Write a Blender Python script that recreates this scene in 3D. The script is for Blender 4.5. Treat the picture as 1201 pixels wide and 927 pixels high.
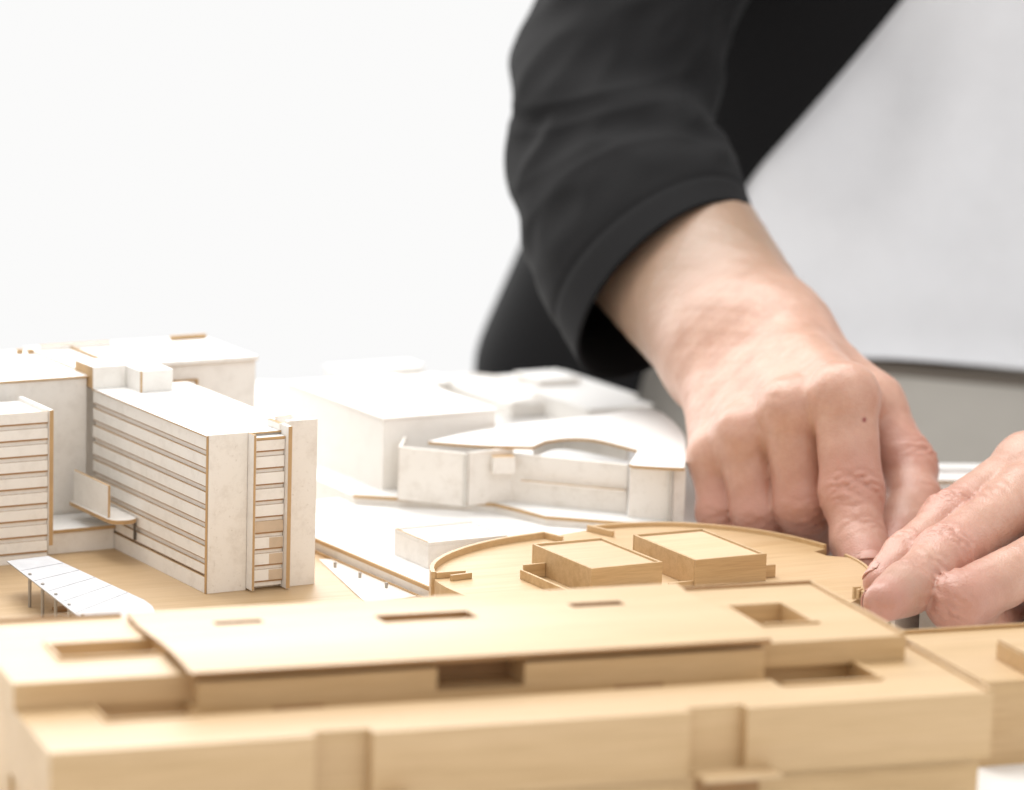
import bpy, math, random
import numpy as np
from mathutils import Vector, Matrix, noise as mnoise
random.seed(7)
rng = np.random.default_rng(5)
S = 0.001                                   # everything below is written in millimetres
for o in list(bpy.data.objects): bpy.data.objects.remove(o)
scene = bpy.context.scene
COL = scene.collection

# ------------------------------------------------------------------ camera
F, CX, CY = 4500., 600.5, 463.5             # photograph pixels (1201 x 927)
H, PT, RO = 288., math.radians(10.3), math.radians(1.6)
fw = np.array([0, math.cos(PT), -math.sin(PT)])
u0 = np.array([0, math.sin(PT), math.cos(PT)]); r0 = np.array([1., 0, 0])
CR = math.cos(RO)*r0 + math.sin(RO)*u0
CU = -math.sin(RO)*r0 + math.cos(RO)*u0
CO = np.array([0, 0, H])
cam = bpy.data.cameras.new('camera'); camo = bpy.data.objects.new('camera', cam); COL.objects.link(camo)
cam.sensor_fit = 'HORIZONTAL'; cam.sensor_width = 36; cam.lens = F/1201*36
cam.clip_start = 0.05; cam.clip_end = 50
camo.matrix_world = Matrix(((CR[0], CU[0], -fw[0], CO[0]*S), (CR[1], CU[1], -fw[1], CO[1]*S), (CR[2], CU[2], -fw[2], CO[2]*S), (0, 0, 0, 1)))
cam.dof.use_dof = True; cam.dof.focus_distance = 1.225; cam.dof.aperture_fstop = 10.0
scene.camera = camo

# ------------------------------------------------------------------ light
W = bpy.data.worlds.new('World'); scene.world = W; W.use_nodes = True
bg = W.node_tree.nodes['Background']; bg.inputs[0].default_value = (1.0, 0.997, 0.992, 1); bg.inputs[1].default_value = 0.965
def area(name, loc, target, size, power, col=(1, 1, 1)):
    l = bpy.data.lights.new(name, 'AREA'); l.shape = 'SQUARE'; l.size = size; l.energy = power; l.color = col
    o = bpy.data.objects.new(name, l); COL.objects.link(o); o.location = loc
    o.rotation_euler = (Vector(target)-Vector(loc)).to_track_quat('-Z', 'Y').to_euler(); return o
area('ceiling_softbox', (-0.25, 2.0, 1.8), (0.05, 1.15, 0), 1.6, 44, (1, 0.985, 0.965))
area('front_fill', (1.3, -0.7, 1.3), (0.05, 1.3, 0), 1.8, 6.5, (1, 0.985, 0.965))  # added fill light behind the camera, brightens the front faces
w_ = area('rear_window', (-0.2, 3.4, 0.85), (0.05, 1.15, 0), 3.4, 62, (1, 0.985, 0.965)); w_.data.shape = 'RECTANGLE'; w_.data.size_y = 1.5
vs = scene.view_settings; vs.view_transform = 'Standard'; vs.look = 'None'; vs.exposure = 0; vs.gamma = 1

# ------------------------------------------------------------------ pixel helpers
def ray(x, y): return fw + (x-CX)/F*CR + (CY-y)/F*CU
def wz(x, y, z): d = ray(x, y); return CO + d*(z-H)/d[2]         # where that direction meets the level z
def wy(x, y, Y): d = ray(x, y); return CO + d*Y/d[1]             # where it meets the depth Y

# ------------------------------------------------------------------ materials
def nodes(name):
    m = bpy.data.materials.new(name); m.use_nodes = True
    nt = m.node_tree; return m, nt, nt.nodes['Principled BSDF']
def N(nt, t, **kw):
    n = nt.nodes.new(t)
    for k, v in kw.items():
        if k in n.inputs: n.inputs[k].default_value = v
        else: setattr(n, k, v)
    return n
def ramp(nt, fac, stops):
    r = nt.nodes.new('ShaderNodeValToRGB'); e = r.color_ramp.elements
    while len(e) < len(stops): e.new(0.5)
    for i, (p, c) in enumerate(stops): e[i].position = p; e[i].color = (*c, 1)
    nt.links.new(fac, r.inputs[0]); return r
def mix(nt, fac, a, b, mode='MIX'):
    m = nt.nodes.new('ShaderNodeMix'); m.data_type = 'RGBA'; m.blend_type = mode
    for s, v in ((m.inputs[0], fac), (m.inputs[6], a), (m.inputs[7], b)):
        if isinstance(v, (int, float)): s.default_value = v
        elif isinstance(v, tuple): s.default_value = (*v, 1)
        else: nt.links.new(v, s)
    return m.outputs[2]
def coords(nt, deg=0, scale=(1, 1, 1)):
    g = nt.nodes.new('ShaderNodeNewGeometry')
    a = N(nt, 'ShaderNodeMapping'); a.inputs['Rotation'].default_value = (0, 0, -math.radians(deg)); nt.links.new(g.outputs['Position'], a.inputs[0])
    b = N(nt, 'ShaderNodeMapping'); b.inputs['Scale'].default_value = scale; nt.links.new(a.outputs[0], b.inputs[0])
    return b.outputs[0]
def noise(nt, vec, scale, detail=4, rough=0.55, dist=0):
    n = N(nt, 'ShaderNodeTexNoise', Scale=scale, Detail=detail, Roughness=rough, Distortion=dist); nt.links.new(vec, n.inputs['Vector']); return n.outputs['Fac']
def bump(nt, bsdf, h, strength, dist):
    b = N(nt, 'ShaderNodeBump', Strength=strength, Distance=dist); nt.links.new(h, b.inputs['Height']); nt.links.new(b.outputs[0], bsdf.inputs['Normal']); return b
def wood(name, deg, c1=(0.60, 0.41, 0.205), c2=(0.50, 0.325, 0.145), rough=0.5):
    m, nt, b = nodes(name)
    v = coords(nt, deg, (22, 420, 420)); f = noise(nt, v, 1.0, 6, 0.6, 0.3)
    v2 = coords(nt, deg, (5, 60, 60)); g = noise(nt, v2, 1.0, 3)
    v3 = coords(nt, deg, (60, 2600, 2600)); h = noise(nt, v3, 1.0, 3)
    col = ramp(nt, f, [(0.36, c2), (0.60, c1)]).outputs[0]
    col = mix(nt, ramp(nt, g, [(0.35, (0, 0, 0)), (0.7, (1, 1, 1))]).outputs[0], col, (c1[0]*1.04, c1[1]*1.06, c1[2]*1.16), 'MIX')
    oi = nt.nodes.new('ShaderNodeObjectInfo')
    col = mix(nt, 0.8, col, ramp(nt, oi.outputs['Random'], [(0.0, (0.88, 0.85, 0.80)), (0.5, (1, 1, 1)), (1.0, (1.06, 1.05, 1.02))]).outputs[0], 'MULTIPLY')
    col = mix(nt, 0.5, col, ramp(nt, h, [(0.3, (0.75, 0.7, 0.62)), (0.6, (1, 1, 1))]).outputs[0], 'MULTIPLY')
    nt.links.new(col, b.inputs['Base Color']); b.inputs['Roughness'].default_value = rough
    b.inputs['Coat Weight'].default_value = 0.45; b.inputs['Coat Roughness'].default_value = 0.55
    bump(nt, b, h, 0.25, 0.0002); return m
def board(name, c=(0.84, 0.805, 0.755), smudge=(0.60, 0.555, 0.50), rough=0.6, amt=0.5, spk=0.4):
    m, nt, b = nodes(name)
    v = coords(nt); f = noise(nt, v, 170, 8, 0.72); g = noise(nt, v, 900, 4, 0.7)
    s = ramp(nt, f, [(0.48, (0, 0, 0)), (0.78, (amt, amt, amt))]).outputs[0]
    col = mix(nt, s, c, smudge)
    col = mix(nt, ramp(nt, g, [(0.62, (0, 0, 0)), (0.75, (spk, spk, spk))]).outputs[0], col, (0.5, 0.44, 0.36))
    nt.links.new(col, b.inputs['Base Color']); b.inputs['Roughness'].default_value = rough
    bump(nt, b, g, 0.15, 0.0002); return m
def plain(name, c, rough=0.6, **kw):
    m, nt, b = nodes(name); v = coords(nt); f = noise(nt, v, 150, 4)
    nt.links.new(ramp(nt, f, [(0.3, tuple(x*0.88 for x in c)), (0.7, tuple(min(1, x*1.06) for x in c))]).outputs[0], b.inputs['Base Color'])
    b.inputs['Roughness'].default_value = rough
    for k, w in kw.items(): b.inputs[k].default_value = w
    return m
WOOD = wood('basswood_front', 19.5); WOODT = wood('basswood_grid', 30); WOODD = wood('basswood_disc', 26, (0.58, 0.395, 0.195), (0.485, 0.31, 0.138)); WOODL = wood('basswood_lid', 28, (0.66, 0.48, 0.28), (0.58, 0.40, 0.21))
BASEW = wood('base_plywood', 24, (0.56, 0.385, 0.20), (0.48, 0.315, 0.15))
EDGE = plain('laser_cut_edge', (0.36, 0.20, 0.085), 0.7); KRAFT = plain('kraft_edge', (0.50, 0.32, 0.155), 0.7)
WHITE = board('white_card'); WHITED = board('white_card_stained', (0.82, 0.775, 0.715), (0.56, 0.495, 0.42), 0.65, 0.6, 0.8)
ROOF = board('white_card_clean', (0.84, 0.83, 0.81), (0.72, 0.70, 0.67), 0.5, 0.3)
TAPE = plain('bare_card_patch', (0.60, 0.47, 0.34), 0.8)
FAR = board('white_card_hazed', (0.87, 0.84, 0.795), (0.76, 0.73, 0.68), 0.6, 0.5)  # card lightened to stand in for haze over the far models
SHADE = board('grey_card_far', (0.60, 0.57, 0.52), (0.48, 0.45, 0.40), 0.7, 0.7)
DARK = plain('dark_card', (0.07, 0.063, 0.055), 0.7)
PIN = plain('steel_pin', (0.38, 0.35, 0.31), 0.4, Metallic=0.6)
METAL = plain('silver_paper', (0.55, 0.55, 0.565), 0.5)
GLUE = plain('dark_glue', (0.10, 0.085, 0.07), 0.5)

# ------------------------------------------------------------------ object helpers
def link(name, me, parent=None):
    o = bpy.data.objects.new(name, me); COL.objects.link(o)
    if parent is not None: o.parent = parent
    return o
def thing(name, label, cat, group=None):
    o = bpy.data.objects.new(name, None); COL.objects.link(o); o.empty_display_size = 0.01
    o['label'] = label; o['category'] = cat
    if group: o['group'] = group
    return o
def tag(o, label, cat, group=None):
    o['label'] = label; o['category'] = cat
    if group: o['group'] = group
    return o
def mesh(name, V, Fc, mats, parent=None, idx=None, smooth=False, bevel=0):
    me = bpy.data.meshes.new(name); me.from_pydata([tuple(float(c)*S for c in v) for v in V], [], Fc)
    for m in (mats if isinstance(mats, (list, tuple)) else [mats]): me.materials.append(m)
    if idx is not None: me.polygons.foreach_set('material_index', idx)
    if smooth: me.polygons.foreach_set('use_smooth', [True]*len(Fc))
    me.update()
    o = link(name, me, parent)
    if bevel:
        b = o.modifiers.new('bevel', 'BEVEL'); b.width = bevel*S; b.segments = 1; b.limit_method = 'ANGLE'
    return o
class Frame:
    def __init__(s, o, deg):
        t = math.radians(deg); s.o = np.array(o[:2]); s.A = np.array([math.cos(t), math.sin(t)]); s.B = np.array([-math.sin(t), math.cos(t)])
    def p(s, a, b, z): q = s.o + a*s.A + b*s.B; return (q[0], q[1], z)
    def ab(s, x, y, z): q = wz(x, y, z)[:2]-s.o; return float(q@s.A), float(q@s.B)
# one box: m is a material, or a dict of faces front/back/left/right/top/bottom with 'all' as the rest
def box(name, fr, a0, a1, b0, b1, z0, z1, m, parent=None, bevel=0.12):
    V = [fr.p(a, b, z) for z in (z0, z1) for b in (b0, b1) for a in (a0, a1)]
    names = ['bottom', 'top', 'front', 'back', 'left', 'right']
    Fc = [(0, 2, 3, 1), (4, 5, 7, 6), (0, 1, 5, 4), (2, 6, 7, 3), (0, 4, 6, 2), (1, 3, 7, 5)]
    if isinstance(m, dict):
        ml = []; idx = []
        for n in names:
            k = m.get(n, m['all'])
            if k not in ml: ml.append(k)
            idx.append(ml.index(k))
    else: ml = [m]; idx = [0]*6
    return mesh(name, V, Fc, ml, parent, idx, bevel=bevel)
# stepped block: heights per cell of a grid of a and b breaks; top faces m[0], upright faces m[1]
def stepped(name, fr, As, Bs, zf, z0, m, parent=None, bevel=0.15):
    V = []; Fc = []; idx = []; vi = {}
    def v(a, b, z):
        k = (round(a, 3), round(b, 3), round(z, 3))
        if k not in vi: vi[k] = len(V); V.append(fr.p(a, b, z))
        return vi[k]
    na, nb = len(As)-1, len(Bs)-1
    Z = [[zf((As[i]+As[i+1])/2, (Bs[j]+Bs[j+1])/2) for j in range(nb)] for i in range(na)]
    def z_(i, j): return Z[i][j] if 0 <= i < na and 0 <= j < nb else z0
    for i in range(na):
        for j in range(nb):
            a0, a1, b0, b1, z = As[i], As[i+1], Bs[j], Bs[j+1], Z[i][j]
            if z <= z0: continue
            Fc.append((v(a0, b0, z), v(a1, b0, z), v(a1, b1, z), v(a0, b1, z))); idx.append(0)
            for (di, dj, e) in ((0, -1, ((a0, b0), (a1, b0))), (0, 1, ((a1, b1), (a0, b1))), (-1, 0, ((a0, b1), (a0, b0))), (1, 0, ((a1, b0), (a1, b1)))):
                w = z_(i+di, j+dj)
                if w < z:
                    (p, q), (r, s) = e
                    Fc.append((v(p, q, w), v(r, s, w), v(r, s, z), v(p, q, z))); idx.append(1)
    return mesh(name, V, Fc, list(m), parent, idx)
def prism(name, poly, z0, z1, mats, parent=None, bevel=0.1):          # poly: world xy, counter-clockwise
    n = len(poly); ar = sum(poly[i][0]*poly[(i+1) % n][1]-poly[(i+1) % n][0]*poly[i][1] for i in range(n))
    if ar < 0: poly = poly[::-1]
    V = [(x, y, z0) for x, y in poly] + [(x, y, z1) for x, y in poly]
    Fc = [tuple(range(n-1, -1, -1)), tuple(range(n, 2*n))] + [(i, (i+1) % n, n+(i+1) % n, n+i) for i in range(n)]
    return mesh(name, V, Fc, list(mats), parent, [0, 0]+[1]*n, bevel=bevel)
def strip(name, pts, w, z0, z1, mats, parent=None, bevel=0.1):         # a thin upright band following a path, w thick
    P = [np.array(p[:2], float) for p in pts]; L = []; R_ = []
    for i, p in enumerate(P):
        d = P[min(i+1, len(P)-1)]-P[max(i-1, 0)]; d /= np.linalg.norm(d); n = np.array([-d[1], d[0]])
        L.append(p+n*w/2); R_.append(p-n*w/2)
    V = []
    for l, r in zip(L, R_): V += [(*r, z0), (*l, z0), (*l, z1), (*r, z1)]
    Fc = []; idx = []
    for i in range(len(P)-1):
        k = 4*i
        for q, t in ((0, 1), (1, 1), (2, 0), (3, 1)):
            Fc.append((k+q, k+(q+1) % 4, k+4+(q+1) % 4, k+4+q)[::-1]); idx.append(t)
    Fc += [(0, 1, 2, 3), tuple(4*(len(P)-1)+i for i in (3, 2, 1, 0))]; idx += [1, 1]
    return mesh(name, V, Fc, list(mats), parent, idx, bevel=bevel)

# ================================================================== THE SETTING
def setting(o): o['kind'] = 'structure'; return o
XY = Frame((0, 0), 0)
TABLE = board('white_tabletop', (0.80, 0.79, 0.77), (0.70, 0.67, 0.63), 0.55, 0.4)
setting(prism('tabletop', [(-900, 700), (1100, 700), (1100, 1400), (62, 1412), (44, 1612), (-900, 1612)], -32, -2.2, (TABLE, TABLE), bevel=1.5))
T = Frame(wz(240, 697, 0), 30)               # grid of the white slabs
G = Frame(wz(1165, 812, 30), 19.5)           # grid of the long wooden building
setting(prism('base_board', [T.p(a, b, 0)[:2] for a, b in ((-150, -75), (95, -75), (95, 30), (48, 60), (40, 140), (-150, 140))], -2.1, 0, (BASEW, EDGE)))
# white raised terrace right of the tall slab, with its wooden rim
e0, e1 = wz(362, 626, 5), wz(512, 690, 5)
plat = [tuple(e0[:2]), tuple(e1[:2]), (14, 1222), (60, 1290), (20, 1310), (-10, 1330), (-60, 1345), (-84, 1330)]
pl = setting(prism('terrace', plat, -2.0, 4.6, (ROOF, WHITE)))
strip('edge_strip', [e0[:2]+np.array([-1, -.6]), e1[:2]+np.array([-1, -.6])], 0.9, 3.7, 5.0, (KRAFT, KRAFT), pl)
strip('edge_strip', [e0[:2]+np.array([-1.2, -.8]), e1[:2]+np.array([-1.2, -.8])], 0.8, 0.02, 0.9, (KRAFT, KRAFT), pl)
ter = [wz(x, y, 8)[:2] for x, y in ((415, 580), (500, 585), (580, 590), (610, 597), (640, 605), (735, 612), (830, 616))]
tp = [tuple(p) for p in ter] + [(120, 1316), (120, 1392), (58, 1400), (30, 1450), (-40, 1470), (-75, 1370)]
t2 = setting(prism('terrace', tp, -2.0, 7.6, (ROOF, WHITE)))
strip('edge_strip', [p+np.array([-.2, -.6]) for p in ter], 0.8, 6.9, 8.0, (KRAFT, KRAFT), t2)
# thin pale paper slips glued to the plywood
for q in (((374, 656), (412, 656), (498, 698), (430, 708)),):
    o = setting(prism('pavement', [tuple(wz(x, y, 0.4)[:2]) for x, y in q], 0.05, 0.4, (WHITED, WHITED), bevel=0)); o['label'] = 'thin pale paper paving slip glued to the plywood base'
def pin(x, y, z0, z1, r, parent, name='pin'):
    V = []; n = 10
    for z in (z0, z1):
        V += [(x+r*math.cos(2*math.pi*i/n), y+r*math.sin(2*math.pi*i/n), z) for i in range(n)]
    Fc = [(i, (i+1) % n, n+(i+1) % n, n+i) for i in range(n)] + [tuple(range(n, 2*n))]
    return mesh(name, V, Fc, [PIN], parent)
for (x, y), w in zip(((393, 667), (422, 679), (453, 691)), ('beside the white tower corner', 'halfway along the paper slip', 'next to the round deck')):
    p = wz(x, y, 0); tag(pin(p[0], p[1], 0, 2.2, 0.55, None, 'map_pin'), 'dark pin head stuck in the paving ' + w, 'pin', 'pins in the paving')

# ================================================================== TALL WHITE SLAB (sharp, left)
tw = thing('tower_model', 'tall white card slab tower with slatted long side and stained end wall', 'model building')
ZT = 52.0
box('wall', T, 1.6, 35.5, 1.2, 92, 0, ZT-0.6, {'all': WHITED, 'front': WHITED, 'left': WHITE}, tw)
box('roof', T, 0.2, 36.2, 0.2, 92.5, ZT-0.6, ZT, {'all': KRAFT, 'top': ROOF}, tw)
def slats(par, fr, b0, b1, a, ztop, zbot, pitch, first, gap, proud=1.5, wob=0.25):
    z = ztop; k = 0
    while z - zbot > 2.0:
        h = first if k == 0 else pitch-gap
        h += random.uniform(-.16, .16) if k else 0
        zb = max(zbot, z-h)
        j = lambda: random.uniform(-wob, wob)
        o = box('slat', fr, a-proud+j()*0.5, a, b0+j(), b1-0.2+abs(j()), zb, z, {'all': WHITE, 'top': KRAFT, 'bottom': EDGE, 'right': KRAFT}, par, 0.06)
        box('edge_strip', fr, a-proud+0.25, a, b0+0.1, b1-0.1, zb-0.4, zb-0.02, EDGE, par, 0)  # dark strip for the slat's cut edge and the shadow gap below
        z = zb-gap; k += 1
slats(tw, T, 0.75, 92, 1.55, ZT-0.62, 6.2, 6.05, 4.2, 2.0, 0.9)
box('base_panel', T, 0.35, 1.55, 0.75, 92, 0, 5.4, {'all': WHITE, 'top': KRAFT}, tw)
box('corner_edge', T, 0.15, 0.75, 0.1, 0.7, 0, ZT-0.65, {'all': KRAFT, 'left': KRAFT}, tw, 0.05)
# end wall: stained plain panel, fin, slatted bay, fin, proud panel
box('end_panel', T, 0.8, 14.6, -0.3, 0.7, 0, ZT+0.3, {'all': WHITED, 'top': WHITE}, tw)
box('fin', T, 14.7, 15.6, -4.6, 1.1, 0.6, ZT+0.1, {'all': WHITE, 'front': KRAFT, 'top': KRAFT}, tw)
zz = ZT-2.2
for k in range(9):
    hh = 3.7 if k else 3.4
    mm = {0: WHITED, 5: TAPE}.get(k, WHITE)
    box('slat', T, 15.65, 26.6, -2.9+random.uniform(-.15, .15), 1.0, zz-hh, zz, {'all': KRAFT, 'front': mm, 'bottom': EDGE}, tw, 0.06)
    box('edge_strip', T, 15.7, 26.5, -2.6, 1.0, zz-hh-0.5, zz-hh-0.02, EDGE, tw, 0)  # dark line under each bay slat, cut edge and painted gap shadow
    box('window_band', T, 15.7, 26.5, -2.2, 1.0, zz-hh-1.9, zz-hh-0.55, WHITED, tw, 0)
    if k in (3, 6, 7, 8):
        prism('bare_patch', [T.p(a, -2.97, 0)[:2] for a in (21.5, 26.4)] + [T.p(a, -2.75, 0)[:2] for a in (26.4, 21.5)], zz-hh+0.1, zz-0.2, (TAPE, TAPE), tw, 0)
    zz -= 5.35
box('bay_roof', T, 15.6, 26.7, -3.1, 0.15, ZT-2.1, ZT-1.2, {'all': KRAFT, 'top': ROOF}, tw)
box('fin', T, 26.75, 28.2, -5.2, 1.1, 0.4, ZT+2.2, {'all': WHITE, 'front': KRAFT}, tw)
box('end_panel', T, 28.25, 39.2, -1.2, 1.1, 0, ZT+3.2, {'all': WHITED, 'right': KRAFT, 'top': WHITE}, tw)
box('upstand', T, 26.0, 27.6, 0.3, 9.5, ZT+0.05, ZT+2.4, {'all': WHITE, 'top': KRAFT}, tw)
box('upstand', T, 27.7, 33.5, 5.5, 7.0, ZT+0.05, ZT+3.4, {'all': WHITE, 'top': KRAFT}, tw)
ph = box('penthouse', T, -0.1, 12.2, 90.6, 106, ZT+0.02, ZT+7.6, {'all': WHITE, 'left': KRAFT, 'top': ROOF}, tw)
box('penthouse', T, 12.3, 24.4, 78.8, 104, ZT+0.02, ZT+7.4, {'all': WHITE, 'right': KRAFT, 'top': ROOF}, tw)
box('edge_strip', T, 12.15, 12.75, 78.4, 78.9, ZT+0.02, ZT+7.4, KRAFT, tw, 0)
# little balcony box on the long side
bc = thing('balcony_box', 'small white card box glued on a rounded kraft shelf to the slatted wall', 'model part')
box('panel', T, -9.0, -8.1, 57, 86, 14.5, 25.5, {'all': WHITE, 'top': KRAFT, 'front': KRAFT, 'back': KRAFT}, bc)
box('panel', T, -8.0, -0.2, 84.0, 85.0, 14.5, 20.0, {'all': WHITED, 'top': WHITE}, bc)
sh = [(-10.0, 87), (0.1, 87), (0.1, 55)] + [(-4.6+5.0*math.cos(t), 55.5+4.2*math.sin(t)) for t in np.linspace(-0.3, -math.pi, 9)]
prism('shelf', [T.p(a, b, 0)[:2] for a, b in sh], 13.0, 14.45, (WHITE, KRAFT), bc)
tag(box('glue_mark', T, -0.1, 0.22, 54.6, 56.2, 6.5, 12.9, GLUE, bevel=0.1), 'dark glue streak under the rounded shelf', 'glue')

# ================================================================== LEFT SLATTED SLAB
wa = thing('slab_model', 'white card slab with level slats and wooden end fin behind the silvery canopy', 'model building')
A = Frame(T.p(*T.ab(62, 484, 50.5), 0), 30)
box('wall', A, -70, -1.6, 0.75, 26, 0, 49.2, WHITE, wa)
box('roof', A, -70, -1.2, 0.2, 26, 49.2, 50, {'all': KRAFT, 'top': ROOF}, wa)
z = 51.0
for k in range(9):
    h = 3.6 if k == 0 else 3.5
    box('slat', A, -70, -1.7, 0.0, 0.74, z-h, z, {'all': KRAFT, 'front': WHITE}, wa, 0.05)
    box('edge_strip', A, -70, -1.7, 0.15, 0.74, z-h-0.55, z-h-0.02, EDGE, wa, 0)  # brown line for slat edge plus the shade beneath it
    z -= h+1.95
box('base_panel', A, -70, -1.7, 0.3, 0.74, 0, z+1.0, WHITE, wa, 0)
box('fin', A, -1.55, 0, -1.0, 26, 5.5, 51.5, {'all': WHITE, 'front': KRAFT, 'top': ROOF}, wa)
# ================================================================== BACK BUILDING
wb = thing('rear_block_model', 'long white card block behind the slatted tower with kraft roof edge', 'model building')
box('wall', T, -95, -0.4, 95.2, 150, 0, 55.2, WHITE, wb)
box('roof', T, -95, 0.2, 94.4, 151, 55.2, 56.0, {'all': KRAFT, 'top': ROOF}, wb)
box('wall', T, -0.3, 70.0, 108, 152, 0, 54.8, WHITE, wb)
box('roof', T, 0.3, 70.4, 106.6, 153, 55.0, 56.6, {'all': KRAFT, 'front': WHITE, 'right': WHITE, 'top': ROOF}, wb)
box('parapet', T, 14.2, 15.1, 106.8, 146, 56.62, 57.5, KRAFT, wb)
box('window_band', T, 22.0, 46.0, 107.2, 107.9, 44.0, 49.0, WHITE, wb)
box('edge_strip', T, 22.0, 46.2, 106.9, 107.9, 49.05, 49.7, KRAFT, wb, 0)
box('edge_strip', T, 46.3, 47.2, 106.9, 107.9, 30, 49.7, KRAFT, wb, 0)
pa, pb = T.ab(47, 413, 56), T.ab(130, 408, 56)
box('rooftop_bar', T, pa[0], pb[0], pa[1]-1, pa[1]+1, 56.02, 58.4, {'all': WHITE, 'right': KRAFT, 'top': KRAFT}, wb)
for x in (23, 36):
    q = T.ab(x, 415, 56); box('rooftop_stud', T, q[0]-1.0, q[0]+1.0, q[1]-0.8, q[1]+0.8, 56.02, 57.6, KRAFT, wb)
qa, qb = T.ab(200, 398, 57), T.ab(240, 395, 57)
box('rooftop_bar', T, qa[0], qb[0], qa[1]-0.8, qa[1]+0.8, 56.62, 58.2, KRAFT, wb)
# low white links at the foot, and the kraft strip
lk = thing('podium_model', 'low white card podium with rounded kraft edge between the two slatted slabs', 'model part')
box('body', T, -24, 0.2, 72.5, 94, 0, 7.2, WHITE, lk)
box('top', T, -24, 0.25, 71.6, 94.1, 7.22, 8.4, {'all': KRAFT, 'top': ROOF}, lk)
# entrance canopy on pins
cn = thing('canopy_model', 'long silvery paper canopy standing on thin steel pins', 'model canopy')
cz = 10.5
cp = [(-58, 31), (-42, 31), (-40, -38), (-41, -42), (-44, -50), (-66, -52)]
cp = [T.ab(x, y, cz) for x, y in ((8, 658), (57, 652), (170, 704), (179, 711), (184, 722), (104, 732))]
prism('deck', [T.p(a, b, 0)[:2] for a, b in cp], cz-0.5, cz, (METAL, PIN), cn)
for k in range(1, 6):                                   # raised seams across the sheet
    f = k/6.0; l = np.array(cp[0])*(1-f)+np.array(cp[5])*f; r = np.array(cp[1])*(1-f)+np.array(cp[2])*f
    strip('seam', [T.p(l[0]+0.6, l[1], 0)[:2], T.p(r[0]-0.3, r[1], 0)[:2]], 0.28, cz-0.02, cz+0.16, (METAL, METAL), cn, 0)
for f in (0.24, 0.40, 0.56, 0.72, 0.88):
    l = np.array(cp[0])*(1-f)+np.array(cp[5])*f; q = T.p(l[0]+1.5, l[1], 0)
    pin(q[0], q[1], 0, cz+0.5, 0.55, cn, 'pin')
q = T.ab(78, 716, 0)
tag(box('wood_offcut', T, q[0]-4, q[0]+6, q[1]-1.5, q[1]+2.5, 0.02, 0.9, EDGE), 'dark brown wood offcut lying under the silvery canopy', 'offcut')

# ================================================================== WHITE BOX ON THE TERRACE
wx = thing('flat_box_model', 'low white card box with thin rim on the white terrace by the round deck', 'model building')
C2 = Frame(wz(465, 650, 4.6), 30); 
B0 = Frame(C2.p(-1, -24, 0), 30)
box('body', B0, 0, 30, 0, 24, 4.62, 12.4, WHITE, wx)
for n, a in (('front', (0, 30, 0, 0.8)), ('back', (0, 30, 23.2, 24)), ('left', (0, 0.8, 0.85, 23.15)), ('right', (29.2, 30, 0.85, 23.15))):
    box('parapet', B0, *a, 12.42, 13.6, {'all': WHITE, 'top': KRAFT if n in ('left', 'back') else WHITE}, wx)
box('roof', B0, 0.85, 29.15, 0.85, 23.15, 12.42, 12.9, ROOF, wx, 0)

# ================================================================== CURVED ROOF PAVILION
pv = thing('pavilion_model', 'white card pavilion under a thin free-form curved roof plate', 'model building')
zr = 28.0
def arc(pts, n=8):                                       # smooth a path (Catmull-Rom)
    P = [np.array(p, float) for p in pts]; P = [2*P[0]-P[1]]+P+[2*P[-1]-P[-2]]; o = []
    for i in range(1, len(P)-2):
        for t in np.linspace(0, 1, n, endpoint=False):
            o.append(0.5*((2*P[i])+(-P[i-1]+P[i+1])*t+(2*P[i-1]-5*P[i]+4*P[i+1]-P[i+2])*t*t+(-P[i-1]+3*P[i]-3*P[i+1]+P[i+2])*t**3))
    o.append(P[-2]); return o
rp = arc([(502, 518), (560, 522), (625, 524)]) + arc([(640, 517), (668, 514), (700, 516), (748, 528)]) + [(738, 544)] + arc([(742, 546), (775, 548), (803, 549)])
rb = arc([(805, 535), (800, 506), (765, 480), (700, 487), (610, 497), (545, 508), (502, 518)])[:-1]
prism('roof', [tuple(wz(x, y, zr)[:2]) for x, y in list(rp)+list(rb)], zr-1.2, zr, (ROOF, KRAFT), pv)
pw = lambda x, y: wz(x, y, 7.6)[:2]
for pts, n in ((((468, 586), (545, 594)), 'wall'), (((548, 593), (600, 588)), 'wall'), (((600, 588), (735, 602)), 'wall'), (((737, 606), (785, 611)), 'wall'), (((788, 612), (802, 612)), 'wall'), (((468, 586), (480, 560)), 'wall')):
    strip(n, [pw(*p) for p in pts], 1.2, 7.62, zr-1.25 if pts[0][0] not in (600,) else 25.0, (WHITE, WHITED), pv)
for x, y in ((546, 594), (786, 612)):
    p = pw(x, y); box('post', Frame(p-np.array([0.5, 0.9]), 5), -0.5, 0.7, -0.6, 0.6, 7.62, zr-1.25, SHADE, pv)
strip('shelf', [pw(610, 590)+np.array([0, -1.6]), pw(733, 602)+np.array([0, -1.6])], 1.6, 15.4, 16.2, (KRAFT, WHITED), pv)
strip('clerestory', arc([pw(625, 575), pw(660, 566), pw(735, 580)], 6), 1.0, 20, zr-1.3, (WHITE, WHITE), pv)
box('vent_box', Frame(wz(590, 545, 22), 12), -4, 4, -2, 4, 19, 25, {'all': WHITED, 'top': KRAFT}, pv)

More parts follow.
